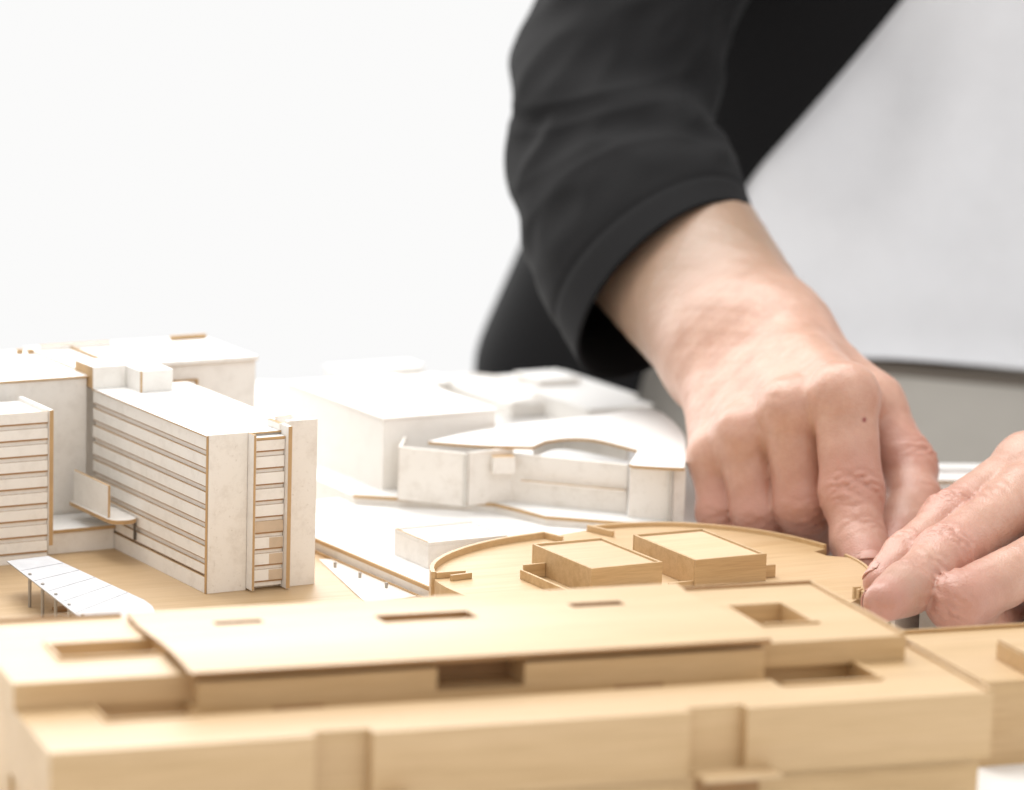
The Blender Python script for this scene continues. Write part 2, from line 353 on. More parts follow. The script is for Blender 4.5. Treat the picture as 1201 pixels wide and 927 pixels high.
# ================================================================== ROUND WOODEN DECK AND ITS BOXES
DC = np.array([46.0, 1213.0]); DR = 71.5; ZD = 11.0
dk = thing('round_deck_model', 'round thin-walled wooden deck with raised rim and notched edge', 'model building')
RT = [(0, 72.5), (18, 73.2), (40, 72.3), (60, 72.6), (83, 70.0), (109, 61.5), (127, 55.5), (142, 57.5), (158, 61.0), (171, 65.0), (182, 69.0), (194, 72.5), (230, 72), (360, 72.5)]
_s = np.interp(np.arange(360), [q[0] for q in RT], [q[1] for q in RT]); _s = np.array([np.mean([_s[(k+d) % 360] for d in range(-7, 8)]) for k in range(360)])
def rad(deg): return float(np.interp(deg % 360, np.arange(361), np.append(_s, _s[0])))
def circ(r, t0, t1, n): return [DC + (r-DR+rad(t))*np.array([math.cos(math.radians(t)), math.sin(math.radians(t))]) for t in np.linspace(t0, t1, n)]
ring = circ(DR-0.05, 0, 360, 97)[:-1]
ring = [p for p in ring if not (math.degrees(math.atan2(*(p-DC)[::-1])) % 360 > 26 and math.degrees(math.atan2(*(p-DC)[::-1])) % 360 < 33)]
notch = [DC+(rad(t)-6)*np.array([math.cos(math.radians(t)), math.sin(math.radians(t))]) for t in (26.5, 32.5)]
out = []
for p in ring:
    t = math.degrees(math.atan2(*(p-DC)[::-1])) % 360
    out.append(tuple(p))
    if 22 < t <= 26.01: out += [tuple(n) for n in notch]
prism('deck', out, -2.0, ZD, (WOODD, WOODD), dk)
strip('rim', circ(DR, 127, 196, 40), 1.5, 0.0, ZD+2.2, (WOODD, WOODD), dk)
strip('rim', circ(DR, 34, 108, 30), 1.3, 0.0, ZD+1.4, (WOODD, WOODD), dk)
strip('rim', circ(DR, 2, 25, 12), 1.1, 0.0, ZD+0.5, (WOODD, KRAFT), dk)
q = circ(DR, 127, 127, 1)[0]; strip('rim_return', [q, q+np.array([6.0, -6.5])], 1.2, ZD+0.02, ZD+2.1, (WOODD, WOODD), dk)
q = circ(DR, 108, 108, 1)[0]; strip('rim_return', [q+np.array([0, -.8]), q+np.array([8.5, -9.5])], 1.2, ZD+0.02, ZD+2.1, (WOODD, WOODD), dk)
q = circ(DR, 196, 196, 1)[0]; strip('rim_return', [q+np.array([.7, .4]), q+np.array([10.0, 4.4])], 1.2, ZD+0.02, ZD+2.0, (WOODD, WOODD), dk)
strip('rim_return', [q+np.array([5.5, -2.6]), q+np.array([12, 2.0])], 1.1, ZD+0.02, ZD+1.9, (WOODD, WOODD), dk)
def lidbox(label, corner, wa_, wb_, ang, z0, z1):
    t = thing('rooftop_box_model', label, 'model part', None); f = Frame(corner, ang)
    box('panel', f, 0, wa_, 0, 0.9, z0, z1, WOODD, t); box('panel', f, 0, wa_, wb_-0.9, wb_, z0, z1, WOODD, t)
    box('panel', f, 0.02, 0.9, 0.95, wb_-0.95, z0, z1-0.05, WOODD, t); box('panel', f, wa_-0.9, wa_-0.02, 0.95, wb_-0.95, z0, z1-0.05, WOODD, t)
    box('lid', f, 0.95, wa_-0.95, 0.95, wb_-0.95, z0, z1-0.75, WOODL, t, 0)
    return t, f
zb = 20.0
c1 = wz(694, 667, zb); c2 = wz(816, 657, zb)
l1, f1 = lidbox('open-rimmed wooden box on the round deck beside the low wooden tray', c1[:2], 26.0, 38.5, 29, ZD+0.02, zb)
l2, f2 = lidbox('open-rimmed wooden box on the round deck with a short ledge at its far side', c2[:2], 26.5, 40.5, 28, ZD+0.02, zb)
box('ledge', f2, 26.6, 31.5, 6, 8, ZD+0.02, ZD+3.0, WOODD, l2); box('ledge', f2, 26.6, 32.2, 3.4, 4.8, ZD+0.02, ZD+4.2, WOODD, l2); box('ledge', f2, 31.4, 32.2, 5, 18, ZD+0.02, ZD+3.4, WOODD, l2)
tr = thing('tray_model', 'low open wooden tray against the box on the round deck', 'model part')
box('panel', f1, -9.0, -8.1, -3, 30, ZD+0.02, ZD+3.0, WOODD, tr); box('panel', f1, -8.05, -0.05, 29.1, 30, ZD+0.02, ZD+4.6, WOODD, tr); box('panel', f1, -8.05, 22, -3, -2.1, ZD+0.02, ZD+1.6, WOODD, tr)
box('panel', f2, -9, -0.05, 1, 1.9, ZD+0.02, ZD+2.0, WOODD, tr)

# ================================================================== LONG WOODEN BUILDING (front, soft)
lb = thing('long_wooden_model', 'long stepped basswood building with sheet roof and sunken courts', 'model building')
As = [-256.5, -236, -213, -211.5, -188.5, -173.4, -146, -121, -87, -71, -53.5, -23.5, 0]
Bs = [-0.0, 4.0, 19, 26, 35, 43, 50]
def t1(a, b):
    z = 30.0
    if b < 4 and (-188.5 < a < -173.4 or -87 < a < -71): return 0.0 if False else 11.9
    if 26 < b < 35 and -211.5 < a < -53.5: return 25.5
    if 19 < b < 43 and -53.5 < a < -23.5: return 23.0
    if 26 < b < 43 and -236 < a < -211.5: return 24.0
    return z
stepped('lower_storey', G, As, Bs, t1, 12.0, (WOOD, WOOD), lb)
box('plinth', G, -255, -1.8, 2.8, 49.8, -2.0, 11.95, WOOD, lb, 0.2)
box('recess_panel', G, -188.3, -173.6, 3.9, 4.6, 12.05, 29.3, WOOD, lb); box('recess_panel', G, -86.8, -71.2, 3.9, 4.6, 12.05, 29.3, WOOD, lb)
box('parapet', G, -1.3, -0.1, 0.3, 50, 30.02, 30.9, WOOD, lb)
for a in ((-24.6, -23.4, 19, 37.7), (-53.0, -24.7, 18.2, 19.0)): box('court_rim', G, *a, 30.02, 30.9, WOOD, lb)
box('court_rim', G, -237, -236, 25, 43, 30.02, 30.7, WOOD, lb); box('court_rim', G, -235.9, -211.6, 25, 26, 30.02, 30.7, WOOD, lb)
# upper storey, left part with a court
As2 = [-256.8, -241, -212.2]; Bs2 = [41.5, 62, 80.5, 107]
stepped('upper_storey', G, [-256.8, -240, -206], [41.5, 63, 80.5, 107], lambda a, b: 31.5 if (a > -240 and 63 < b < 80.5) else 37.0, 29.9, (WOOD, WOOD), lb)
box('court_rim', G, -240.6, -239.6, 62.5, 81, 37.02, 37.8, WOOD, lb); box('court_rim', G, -239.5, -214, 62.2, 63, 37.02, 37.8, WOOD, lb)
box('parapet', G, -256.7, -213, 106.2, 107, 37.02, 38.0, {'all': WOOD, 'front': EDGE}, lb)
box('foundation', G, -256.0, -4.0, 50.1, 104, -2.0, 29.8, WOOD, lb, 0)
# upper storey, right part with a court and rim
stepped('upper_storey', G, [-52, -43.3, -27.2, -8.4], [37.8, 57, 81.5, 101.8], lambda a, b: 31.0 if (-43.3 < a < -27.2 and 57 < b < 81.5) else 36.9, 30.0, (WOOD, WOOD), lb)
box('parapet', G, -9.4, -8.5, 38, 101.5, 36.95, 37.9, WOOD, lb); box('parapet', G, -50, -8.5, 101.55, 102.4, 30, 37.9, {'all': WOOD, 'front': EDGE}, lb)
box('court_rim', G, -43.4, -26.2, 56.0, 56.95, 36.95, 37.6, {'all': WOOD, 'right': EDGE}, lb)
# the two boxes under the sheet roof
box('front_box', G, -210.0, -145.0, 35.1, 60, 25.6, 36.3, WOOD, lb); box('front_box', G, -120.6, -51.5, 35.1, 60, 25.6, 36.3, WOOD, lb)
box('back_panel', G, -145, -120.6, 48, 49, 30.05, 37.4, EDGE, lb)
for a in (-190, -95): box('vent_slot', G, a, a+14, 34.75, 35.05, 26.8, 28.6, EDGE, lb, 0)
# wavy roof sheet with slots
def sheet():
    a0, a1, b0, b1, th = -212.5, -50.8, 33.0, 102.5, 1.3
    slots = [(-192, -178.5, 84.4, 88.8), (-147.2, -120.2, 74.6, 85.4), (-89.8, -74.3, 81.8, 87.4)]
    As = sorted(set([a0, a1]+[s for q in slots for s in q[:2]])); Bs = sorted(set(list(np.round(np.linspace(b0, b1, 25), 2))+[s for q in slots for s in q[2:]]))
    zf = lambda b: 38.0 + 0.9*math.sin((b-b0)/(b1-b0)*math.pi*1.6+0.2) + 0.5*max(0, (b-b1+10)/10)
    V = []; vi = {}; Fc = []; idx = []
    def v(a, b, k):
        key = (a, b, k)
        if key not in vi: vi[key] = len(V); V.append(G.p(a, b, zf(b)+(th if k else 0)))
        return vi[key]
    solid = lambda i, j: 0 <= i < len(As)-1 and 0 <= j < len(Bs)-1 and not any(q[0]-.01 < (As[i]+As[i+1])/2 < q[1] and q[2]-.01 < (Bs[j]+Bs[j+1])/2 < q[3] for q in slots)
    for i in range(len(As)-1):
        for j in range(len(Bs)-1):
            if not solid(i, j): continue
            p, q, r, s = As[i], As[i+1], Bs[j], Bs[j+1]
            Fc.append((v(p, r, 1), v(q, r, 1), v(q, s, 1), v(p, s, 1))); idx.append(0)
            Fc.append((v(p, r, 0), v(p, s, 0), v(q, s, 0), v(q, r, 0))); idx.append(0)
            for di, dj, e, f in ((0, -1, (p, r), (q, r)), (0, 1, (q, s), (p, s)), (-1, 0, (p, s), (p, r)), (1, 0, (q, r), (q, s))):
                if not solid(i+di, j+dj): Fc.append((v(*e, 0), v(*f, 0), v(*f, 1), v(*e, 1))); idx.append(1)
    return mesh('roof_sheet', V, Fc, [WOOD, EDGE], lb, idx)
sheet()
SL = [(-193, -177.5, 83.6, 89.2), (-147.8, -119.6, 74, 86), (-90.4, -73.6, 81, 88)]
stepped('under_roof', G, sorted([-211, -52.1]+[v for q in SL for v in q[:2]]), sorted([60.1, 101.5]+[v for q in SL for v in q[2:]]),
        lambda a, b: 31.0 if any(q[0] < a < q[1] and q[2] < b < q[3] for q in SL) else 37.0, 29.9, (WOOD, WOOD), lb)
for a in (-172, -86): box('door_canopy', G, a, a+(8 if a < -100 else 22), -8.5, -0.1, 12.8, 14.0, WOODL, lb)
box('door_leaf', G, -84, -66, 2.3, 2.75, -2, 11.6, EDGE, lb, 0)
# block to the right
rk = thing('side_block_model', 'plain basswood block with low rim standing right of the long wooden building', 'model building')
box('body', G, 14.5, 110, 36, 93, -2.0, 22.6, WOOD, rk, 0.2)
box('parapet', G, 14.5, 110, 92.2, 93, 22.62, 23.8, {'all': WOOD, 'front': KRAFT}, rk)
box('parapet', G, 14.5, 15.4, 36, 92.1, 22.62, 23.4, WOOD, rk)
rs = thing('stair_block_model', 'small basswood block sitting on the side block roof', 'model part')
c = wz(1168, 772, 22.7); R2 = Frame(c[:2], 19.5)
box('body', R2, 0, 40, -24, 0, 22.65, 27.6, WOOD, rs); box('cap', R2, 0.3, 39.7, -23.7, -0.3, 27.62, 28.4, WOOD, rs)
tag(prism('paper_sheet', [tuple(wz(x, y, -1.6)[:2]) for x, y in ((1150, 893), (1290, 885), (1290, 990), (1120, 990))], -2.1, -1.7, (ROOF, ROOF), bevel=0), 'white paper sheet lying in front of the plain wooden block', 'paper')

# ================================================================== FAR WHITE MODELS (out of focus)
def far_block(label, px, py, zt, z0, wa_, wb_, ang=30, m=FAR, roofm=ROOF, name='block_model'):
    t = thing(name, label, 'model building'); f = Frame(wz(px, py, zt)[:2], ang)
    box('body', f, 0, wa_, 0, wb_, z0, zt-1.0, m, t, 0.2); box('roof', f, -0.4, wa_+0.4, -0.4, wb_+0.4, zt-0.98, zt, {'all': KRAFT, 'top': roofm, 'front': m, 'left': m}, t, 0)
    return t
far_block('large blurred white card block behind the slatted tower', 450, 490, 34, -2, 46, 78)
far_block('low blurred white block in front of the large white card block', 428, 546, 13, -2, 16, 40)
far_block('flat white card block under the black jacket hem', 600, 474, 4, -2, 60, 60)
far_block('white card block at the table edge below the sleeve cuff', 690, 480, 7, -2, 30, 45)
far_block('small pale card block on the far models beside the looping path', 478, 450, 5, -2, 22, 16)
far_block('narrow pale card block behind the large white card block', 400, 436, 4, -2, 40, 14)
far_block('pale card block standing right behind the looping path', 632, 446, 7, -2, 20, 20)
fl = thing('flat_roof_model', 'white flat roof plate with thin rim between the two hands', 'model building')
f = Frame(wz(1085, 563, 12)[:2], 6)
box('body', f, 0, 120, 0, 30, -2, 10.8, FAR, fl); box('roof', f, -1, 121, -1, 31, 10.82, 12, {'all': WHITE, 'front': KRAFT, 'top': ROOF}, fl); box('rim', f, 0, 120, 14, 16, 12.02, 13.4, ROOF, fl)
rings = thing('ring_path_model', 'pale looping kraft strip path on the far white models', 'model part')
strip('path', arc([wz(x, y, 4.6)[:2] for x, y in ((612, 448), (560, 440), (512, 444), (505, 452), (530, 466), (570, 478))], 6), 4, 4.1, 4.7, (WHITED, WHITED), rings)
strip('path', arc([wz(x, y, 4.6)[:2] for x, y in ((560, 482), (610, 470), (665, 462), (680, 478))], 6), 3, 4.1, 4.7, (WHITED, WHITED), rings)

# small offcut being glued
sl = thing('wood_sliver', 'tiny splintered wood sliver held between the fingertips at the round deck', 'wood sliver')
p = wy(1010, 694, 1168)
for k in range(3):
    f = Frame((p[0]-1.5+k*0.9, p[1]-0.8*k), 20+35*k); box('splinter', f, -1.2, 1.4, -0.5, 0.5, p[2]-2.5+k*0.6, p[2]+1.6-k*0.5, WOODD, sl, 0.1)
tri = thing('angled_panel_model', 'slanted grey card panel standing below the pinching fingertips', 'model part')
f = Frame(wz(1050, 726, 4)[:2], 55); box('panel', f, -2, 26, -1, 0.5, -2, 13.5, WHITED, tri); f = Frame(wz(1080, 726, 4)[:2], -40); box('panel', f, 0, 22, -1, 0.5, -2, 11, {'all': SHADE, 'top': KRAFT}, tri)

# ================================================================== PERSON
def smin(a, b, k):
    h = np.maximum(k-np.abs(a-b), 0)/k
    return np.minimum(a, b)-h*h*k*0.25
def cone(P, a, b, r1, r2, pinch=0.0):
    ba = b-a; t = np.clip(((P-a)@ba)/(ba@ba), 0, 1)
    d = np.linalg.norm(P-a-t[:, None]*ba, axis=1)
    r = r1+(r2-r1)*t
    if pinch: r = r-pinch*np.sin(np.pi*t)
    return d-r
def surface(sdf, lo, hi, h, detail=None):
    """blockwise sampled distance field -> naive surface nets"""
    lo = np.array(lo, float); n = (np.ceil((np.array(hi)-lo)/h/8)*8).astype(int); nb = n//8
    D = np.full(n, 50., np.float32)
    I = np.stack(np.meshgrid(*[np.arange(k) for k in nb], indexing='ij'), -1).reshape(-1, 3)
    c = lo+(I*8+3.5)*h; dc = sdf(c)
    rad = 8*h*0.87+3.0
    inside = dc < -rad
    off = np.stack(np.meshgrid(np.arange(8), np.arange(8), np.arange(8), indexing='ij'), -1).reshape(-1, 3)
    for i in I[inside]: D[i[0]*8:i[0]*8+8, i[1]*8:i[1]*8+8, i[2]*8:i[2]*8+8] = -50
    near = I[np.abs(dc) <= rad]
    for s in range(0, len(near), 400):
        blk = near[s:s+400]
        idx = (blk[:, None, :]*8+off[None]).reshape(-1, 3); P = lo+idx*h
        d = sdf(P)
        if detail is not None:
            m = np.abs(d) < 2.5*h+1.5
            if m.any(): d[m] += detail(P[m])
        D[idx[:, 0], idx[:, 1], idx[:, 2]] = d
    s = D < 0
    cells = tuple(k-1 for k in n)
    acc = np.zeros(cells+(3,), np.float32); cnt = np.zeros(cells, np.float32)
    ed = []
    for ax in range(3):
        A0 = [slice(None)]*3; A1 = [slice(None)]*3; A0[ax] = slice(0, -1); A1[ax] = slice(1, None)
        d0, d1 = D[tuple(A0)], D[tuple(A1)]; X = np.argwhere((d0 < 0) != (d1 < 0))
        v0 = d0[tuple(X.T)]; v1 = d1[tuple(X.T)]; t = v0/(v0-v1); pt = X.astype(np.float32); pt[:, ax] += t
        o1, o2 = [k for k in range(3) if k != ax]; ed.append((ax, X, v0 < 0))
        for da in (0, 1):
            for db in (0, 1):
                C = X.copy(); C[:, o1] -= da; C[:, o2] -= db
                ok = np.all((C >= 0) & (C < np.array(cells)), axis=1); Cc = C[ok]
                np.add.at(acc, tuple(Cc.T), pt[ok]); np.add.at(cnt, tuple(Cc.T), 1)
    act = np.argwhere(cnt > 0); vid = -np.ones(cells, int); vid[tuple(act.T)] = np.arange(len(act))
    V = lo+(acc[tuple(act.T)]/cnt[tuple(act.T)][:, None])*h
    Q = []
    for ax, X, neg in ed:
        o1, o2 = (ax+1) % 3, (ax+2) % 3
        ok = (X[:, o1] > 0) & (X[:, o2] > 0) & (X[:, o1] < n[o1]-1) & (X[:, o2] < n[o2]-1); X = X[ok]; ng = neg[ok]
        def cid(a, b):
            C = X.copy(); C[:, o1] -= a; C[:, o2] -= b; return vid[tuple(C.T)]
        q = np.stack([cid(1, 1), cid(0, 1), cid(0, 0), cid(1, 0)], 1)
        q[~ng] = q[~ng][:, ::-1]; Q.append(q)
    Q = np.concatenate(Q)
    # two light smoothing passes take out the grid steps
    for _ in range(2):
        a = np.zeros_like(V); c = np.zeros(len(V))
        for k in range(4):
            i, j = Q[:, k], Q[:, (k+1) % 4]; np.add.at(a, i, V[j]); np.add.at(c, i, 1)
        V = V*0.7+0.3*a/np.maximum(c, 1)[:, None]
    return V, Q

class Finger:
    def __init__(s, pts, rad, up): s.P = [wy(*p) for p in pts]; s.r = rad; s.up = np.array(up, float)
    def sdf(s, P):
        d = None
        for i in range(len(s.P)-1):
            c = cone(P, s.P[i], s.P[i+1], s.r[i], s.r[i+1], 0.55 if i < len(s.P)-2 else -0.5)
            d = c if d is None else smin(d, c, 3.0)
        return d
    def frame(s, j):                                     # joint j: axis, dorsal, lateral
        a = s.P[j+1]-s.P[j] if j+1 < len(s.P) else s.P[j]-s.P[j-1]
        b = s.P[j]-s.P[j-1] if j > 0 else a
        a = a/np.linalg.norm(a)+b/np.linalg.norm(b); a /= np.linalg.norm(a)
        u = s.up-a*(s.up@a); u /= np.linalg.norm(u); return a, u, np.cross(a, u)
def grooves(P, c, a, u, l, R, offs, depth, width, curve):
    q = P-c; m = np.einsum('ij,ij->i', q, q) < (R*1.9)**2; o = np.zeros(len(P))
    if not m.any(): return o
    q = q[m]; s = q@a; y = q@l; z = q@u; mask = np.clip((z-0.05*R)/(0.5*R), 0, 1)*np.exp(-(y/(R*0.85))**4)
    e = np.zeros(len(q))
    for k, (t, dp) in enumerate(offs):
        w = s-t-curve*(y/R)**2*np.sign(t if t else 1)-0.45*np.sin(y*0.8+k*2.1)-0.25*np.sin(y*1.9+k)
        e += dp*depth*np.exp(-(w/width)**2)
    e -= 0.28*depth*np.exp(-(s/(R*0.5))**2)
    o[m] = e*mask; return o
def wave(P, f, ph): return np.sin(P[:, 0]*f+ph)*np.sin(P[:, 1]*f*1.13+ph*2)*np.sin(P[:, 2]*f*0.91+ph*3)

def build_hand(fing, thumb, wrist_pair, elbow_pair, wr, er, mcp_extra, lo, hi, h, palm_k=7.0, extra_groove=()):
    chains = fing+[thumb]
    wa_, wb_ = wrist_pair; n = len(fing)
    bases = [wa_+(wb_-wa_)*(i/(n-1)) for i in range(n)]
    def sdf(P):
        palm = None
        for i, f in enumerate(fing):
            c = cone(P, bases[i], f.P[0], wr*0.86, f.r[0]*0.93, 1.2)
            palm = c if palm is None else smin(palm, c, palm_k)
        for i in range(n-1):                              # fill between the metacarpals
            palm = smin(palm, cone(P, (bases[i]+bases[i+1])/2, (fing[i].P[0]+fing[i+1].P[0])/2-fing[i].up*4.0, wr*0.8, fing[i].r[0]*0.72), 5.0)
        palm = smin(palm, cone(P, bases[0], thumb.P[0], wr*0.8, thumb.r[0]*1.05), 12.0)
        arm = smin(cone(P, wa_, elbow_pair[0], wr, er), cone(P, wb_, elbow_pair[1], wr, er), 16.0)
        palm = smin(palm, arm, 14.0)
        for f in fing: palm = smin(palm, np.linalg.norm(P-(f.P[0]+f.up*mcp_extra), axis=1)-f.r[0]*0.82, 5.0)
        d = None
        for f in chains:
            c = f.sdf(P); d = c if d is None else smin(d, c, 0.35)
        th = cone(P, thumb.P[0], fing[0].P[0], thumb.r[0]*0.55, fing[0].r[0]*0.5)       # web of the thumb
        palm = smin(palm, th, 9.0)
        return smin(d, palm, 3.0)
    def detail(P):
        o = 0.22*wave(P, 0.32, 0.7)+0.10*wave(P, 0.8, 2.0)+0.05*wave(P, 1.9, 1.0)
        for f in chains:
            for j in range(1, len(f.P)-1):
                a, u, l = f.frame(j); R = f.r[j]
                big = (j == 1)
                offs = [(-3.4, .55), (-1.5, .9), (0.5, 1.0), (2.3, .8), (4.2, .5)] if big else [(-1.6, .6), (0.2, 1.0), (1.9, .6)]
                o += grooves(P, f.P[j], a, u, l, R, offs, 1.0 if big else 0.65, 0.7, 1.3)
        for c, a, u, l, R, offs, dp in eg: o += grooves(P, c, a, u, l, R, offs, dp, 0.7, 0.8)
        return o
    eg = []
    for x, y, d2, R, offs, dp in extra_groove:            # where that direction first meets the skin
        Ys = np.arange(1120., 1420., 0.5); pts_ = np.array([wy(x, y, q) for q in Ys]); k = np.argmax(sdf(pts_) < 0)
        u = -ray(x, y); u /= np.linalg.norm(u); a = px_dir(*d2); a -= u*(u@a); a /= np.linalg.norm(a)
        eg.append((pts_[k]-u*R*0.6, a, u, np.cross(a, u), R, offs, dp))
    V, Q = surface(sdf, lo, hi, h, detail)
    # colour: redder over the joints and finger ends, tan arm darkened to offset the light on it
    red = np.zeros(len(V))
    for f in chains:
        for j, p in enumerate(f.P):
            w = (0.12, 0.85, 0.6, 0.95)[min(j, 3)]
            red = np.maximum(red, w*np.exp(-(np.linalg.norm(V-p, axis=1)/(f.r[j]*1.5))**2))
    pale = np.clip((np.linalg.norm(V-fing[1].P[0], axis=1)-60)/60, 0, 1)  # arm mask; its tone is darker, offsetting the light there
    return V, Q, red, pale

UPR = (0.05, -0.72, 0.62)
r_f = [Finger([(991, 466, 1284), (999, 578, 1272), (1007, 634, 1260), (1016, 668, 1246)], (11.4, 10.9, 9.2, 7.8), UPR),
       Finger([(928, 482, 1293), (944, 594, 1287), (944, 632, 1304), (936, 622, 1322)], (10.9, 10.4, 9.0, 8.0), UPR),
       Finger([(872, 512, 1302), (890, 604, 1295), (892, 636, 1311), (886, 620, 1328)], (10.2, 9.6, 8.4, 7.6), UPR),
       Finger([(837, 536, 1311), (846, 600, 1304), (852, 630, 1318), (850, 615, 1334)], (9.2, 8.5, 7.6, 7.0), UPR)]
r_t = Finger([(1018, 480, 1332), (1062, 548, 1316), (1070, 592, 1300), (1046, 650, 1268)], (13.0, 11.0, 10.4, 8.6), (0.75, -0.5, 0.25))
r_w = (wy(905, 400, 1366), wy(842, 418, 1376)); r_e = (wy(745, 190, 1530), wy(700, 225, 1535))
UPL = (-0.35, -0.62, 0.70)
l_f = [Finger([(1205, 548, 1258), (1112, 611, 1222), (1064, 652, 1202), (1034, 684, 1188)], (10.8, 9.2, 7.6, 6.0), (-0.62, -0.35, 0.70)),
       Finger([(1198, 584, 1236), (1107, 653, 1192), (1064, 690, 1168), (1036, 706, 1152)], (10.8, 9.7, 8.2, 6.4), (-0.3, -0.9, 0.25)),
       Finger([(1252, 644, 1204), (1122, 706, 1168), (1148, 728, 1190), (1180, 712, 1210)], (10.4, 9.3, 8.6, 7.4), (-0.3, -0.85, 0.3)),
       Finger([(1290, 672, 1205), (1235, 705, 1190), (1245, 730, 1205), (1265, 715, 1220)], (9.6, 8.6, 8.0, 7.0), UPL)]
l_t = Finger([(1190, 575, 1300), (1115, 632, 1266), (1078, 665, 1240), (1046, 694, 1208)], (12.0, 10.2, 9.6, 8.4), (-0.6, 0.3, 0.7))
l_w = (wy(1335, 480, 1325), wy(1360, 560, 1305)); l_e = (wy(1620, 200, 1545), wy(1660, 260, 1530))
def px_dir(dx, dy): v = CR*dx-CU*dy; return v/np.linalg.norm(v)
OF = lambda *t: [(q, random.uniform(.6, 1)) for q in t]
xg = [(1152, 574, (-.7, .7), 8.0, OF(-7.5, -4.6, -2.2, .8, 3.4, 6), 0.8), (1107, 660, (-.76, .62), 8.5, OF(-4.4, -2.4, -.6, 1.2, 3.2, 5.2), 0.75),
      (1128, 706, (-.9, .42), 7.5, OF(-3.4, -1.2, .8, 2.9), 0.7), (1062, 622, (-.75, .7), 6.5, OF(-2.6, -.5, 1.6), 0.5)]
xr = [(996, 580, (.08, 1), 9.5, OF(-5, -2.9, -.8, 1.4, 3.6), 0.55), (946, 596, (.12, 1), 8.0, OF(-3, -.8, 1.4), 0.5), (905, 462, (.1, 1), 9, OF(-5, -2, 1.5), 0.25)]

skin, nt, b = nodes('skin')
at = N(nt, 'ShaderNodeAttribute', attribute_name='skin_tone'); sep = N(nt, 'ShaderNodeSeparateColor'); nt.links.new(at.outputs['Color'], sep.inputs[0])
v = coords(nt); n1 = noise(nt, v, 120, 5, 0.6); n2 = noise(nt, v, 700, 4, 0.6)
vor = N(nt, 'ShaderNodeTexVoronoi', Scale=1500.0); nt.links.new(v, vor.inputs['Vector'])
base = ramp(nt, n1, [(0.35, (0.52, 0.30, 0.215)), (0.65, (0.60, 0.37, 0.275))]).outputs[0]
col = mix(nt, sep.outputs[1], base, (0.34, 0.225, 0.155))  # arm tone, set darker to hold back the light it catches
col = mix(nt, sep.outputs[0], col, (0.50, 0.22, 0.17))
col = mix(nt, ramp(nt, n2, [(0.5, (0, 0, 0)), (0.8, (0.35, 0.35, 0.35))]).outputs[0], col, (0.52, 0.25, 0.19))
col = mix(nt, sep.outputs[2], col, (0.22, 0.02, 0.02))
nt.links.new(col, b.inputs['Base Color']); b.inputs['Roughness'].default_value = 0.38; b.inputs['Specular IOR Level'].default_value = 0.5
b.inputs['Subsurface Weight'].default_value = 0.22; b.inputs['Subsurface Radius'].default_value = (1.0, 0.35, 0.2); b.inputs['Subsurface Scale'].default_value = 0.003
add = N(nt, 'ShaderNodeMath', operation='ADD'); nt.links.new(n2, add.inputs[0]); nt.links.new(vor.outputs['Distance'], add.inputs[1])
bump(nt, b, add.outputs[0], 0.28, 0.0004)

parts = []
parts.append(build_hand(r_f, r_t, r_w, r_e, 20.0, 30.0, 2.5, (-20, 1215, -6), (160, 1560, 130), 0.75, extra_groove=xr))
parts.append(build_hand(l_f, l_t, l_w, l_e, 20.0, 30.0, 2.0, (95, 1130, -6), (400, 1560, 150), 0.75, extra_groove=xg))
# upper arms, trunk and neck, hidden in the clothes
TC = np.array([212., 1805.])
sh_r = np.array([45., 1700., 400.]); sh_l = np.array([400., 1700., 400.])
C0 = wy(784, 342, 1440)
ctr = [C0, wy(748, 268, 1476), wy(722, 190, 1516), wy(722, 95, 1556), wy(755, -10, 1598), wy(800, -130, 1640), sh_r+np.array([0, 0, -60]), sh_r+np.array([0, 0, 10])]
def trunk(P):
    d = cone(P, np.array([150., 1810., -120.]), np.array([160., 1760., 320.]), 72, 72)
    d = smin(d, cone(P, np.array([275., 1810., -120.]), np.array([280., 1760., 320.]), 72, 72), 30)
    for sh, el in ((sh_r, r_e), (sh_l, l_e)):
        m = (el[0]+el[1])/2
        path = [np.array(q) for q in ctr[1:]] if el is r_e else [m*0.8+l_w[0]*0.2, m, sh]
        for q0, q1 in zip(path, path[1:]): d = smin(d, cone(P, q0, q1, 22, 22), 4)
    return smin(d, cone(P, np.array([220., 1725., 380.]), np.array([220., 1715., 490.]), 55, 52), 40)
V, Q = surface(trunk, (-60, 1420, -240), (520, 1930, 560), 6.0); parts.append((V, Q, np.zeros(len(V)), np.ones(len(V))))
Vs, Qs, off, cols = [], [], 0, []
mole = wy(1013, 491, 1274)
for V, Q, red, pale in parts:
    Vs.append(V); Qs.append(Q+off); off += len(V)
    mo = np.exp(-(np.linalg.norm((V-mole)*np.array([1, 0.12, 1]), axis=1)/0.85)**4)
    cols.append(np.stack([red, pale, mo, np.ones(len(V))], 1))
Vb = np.concatenate(Vs); Qb = np.concatenate(Qs); Cb = np.concatenate(cols)
person = thing('person', 'person in open black jacket and white t-shirt leaning over the models with both hands', 'person')
me = bpy.data.meshes.new('body'); me.vertices.add(len(Vb)); me.vertices.foreach_set('co', (Vb*S).astype(np.float32).ravel())
me.loops.add(len(Qb)*4); me.loops.foreach_set('vertex_index', Qb.astype(np.int32).ravel())
me.polygons.add(len(Qb)); me.polygons.foreach_set('loop_start', np.arange(0, len(Qb)*4, 4, dtype=np.int32)); me.polygons.foreach_set('loop_total', np.full(len(Qb), 4, np.int32))
me.polygons.foreach_set('use_smooth', np.ones(len(Qb), bool)); me.update(calc_edges=True); me.validate()
ca = me.color_attributes.new('skin_tone', 'FLOAT_COLOR', 'POINT'); ca.data.foreach_set('color', Cb.astype(np.float32).ravel())
me.materials.append(skin); body = link('body', me, person)

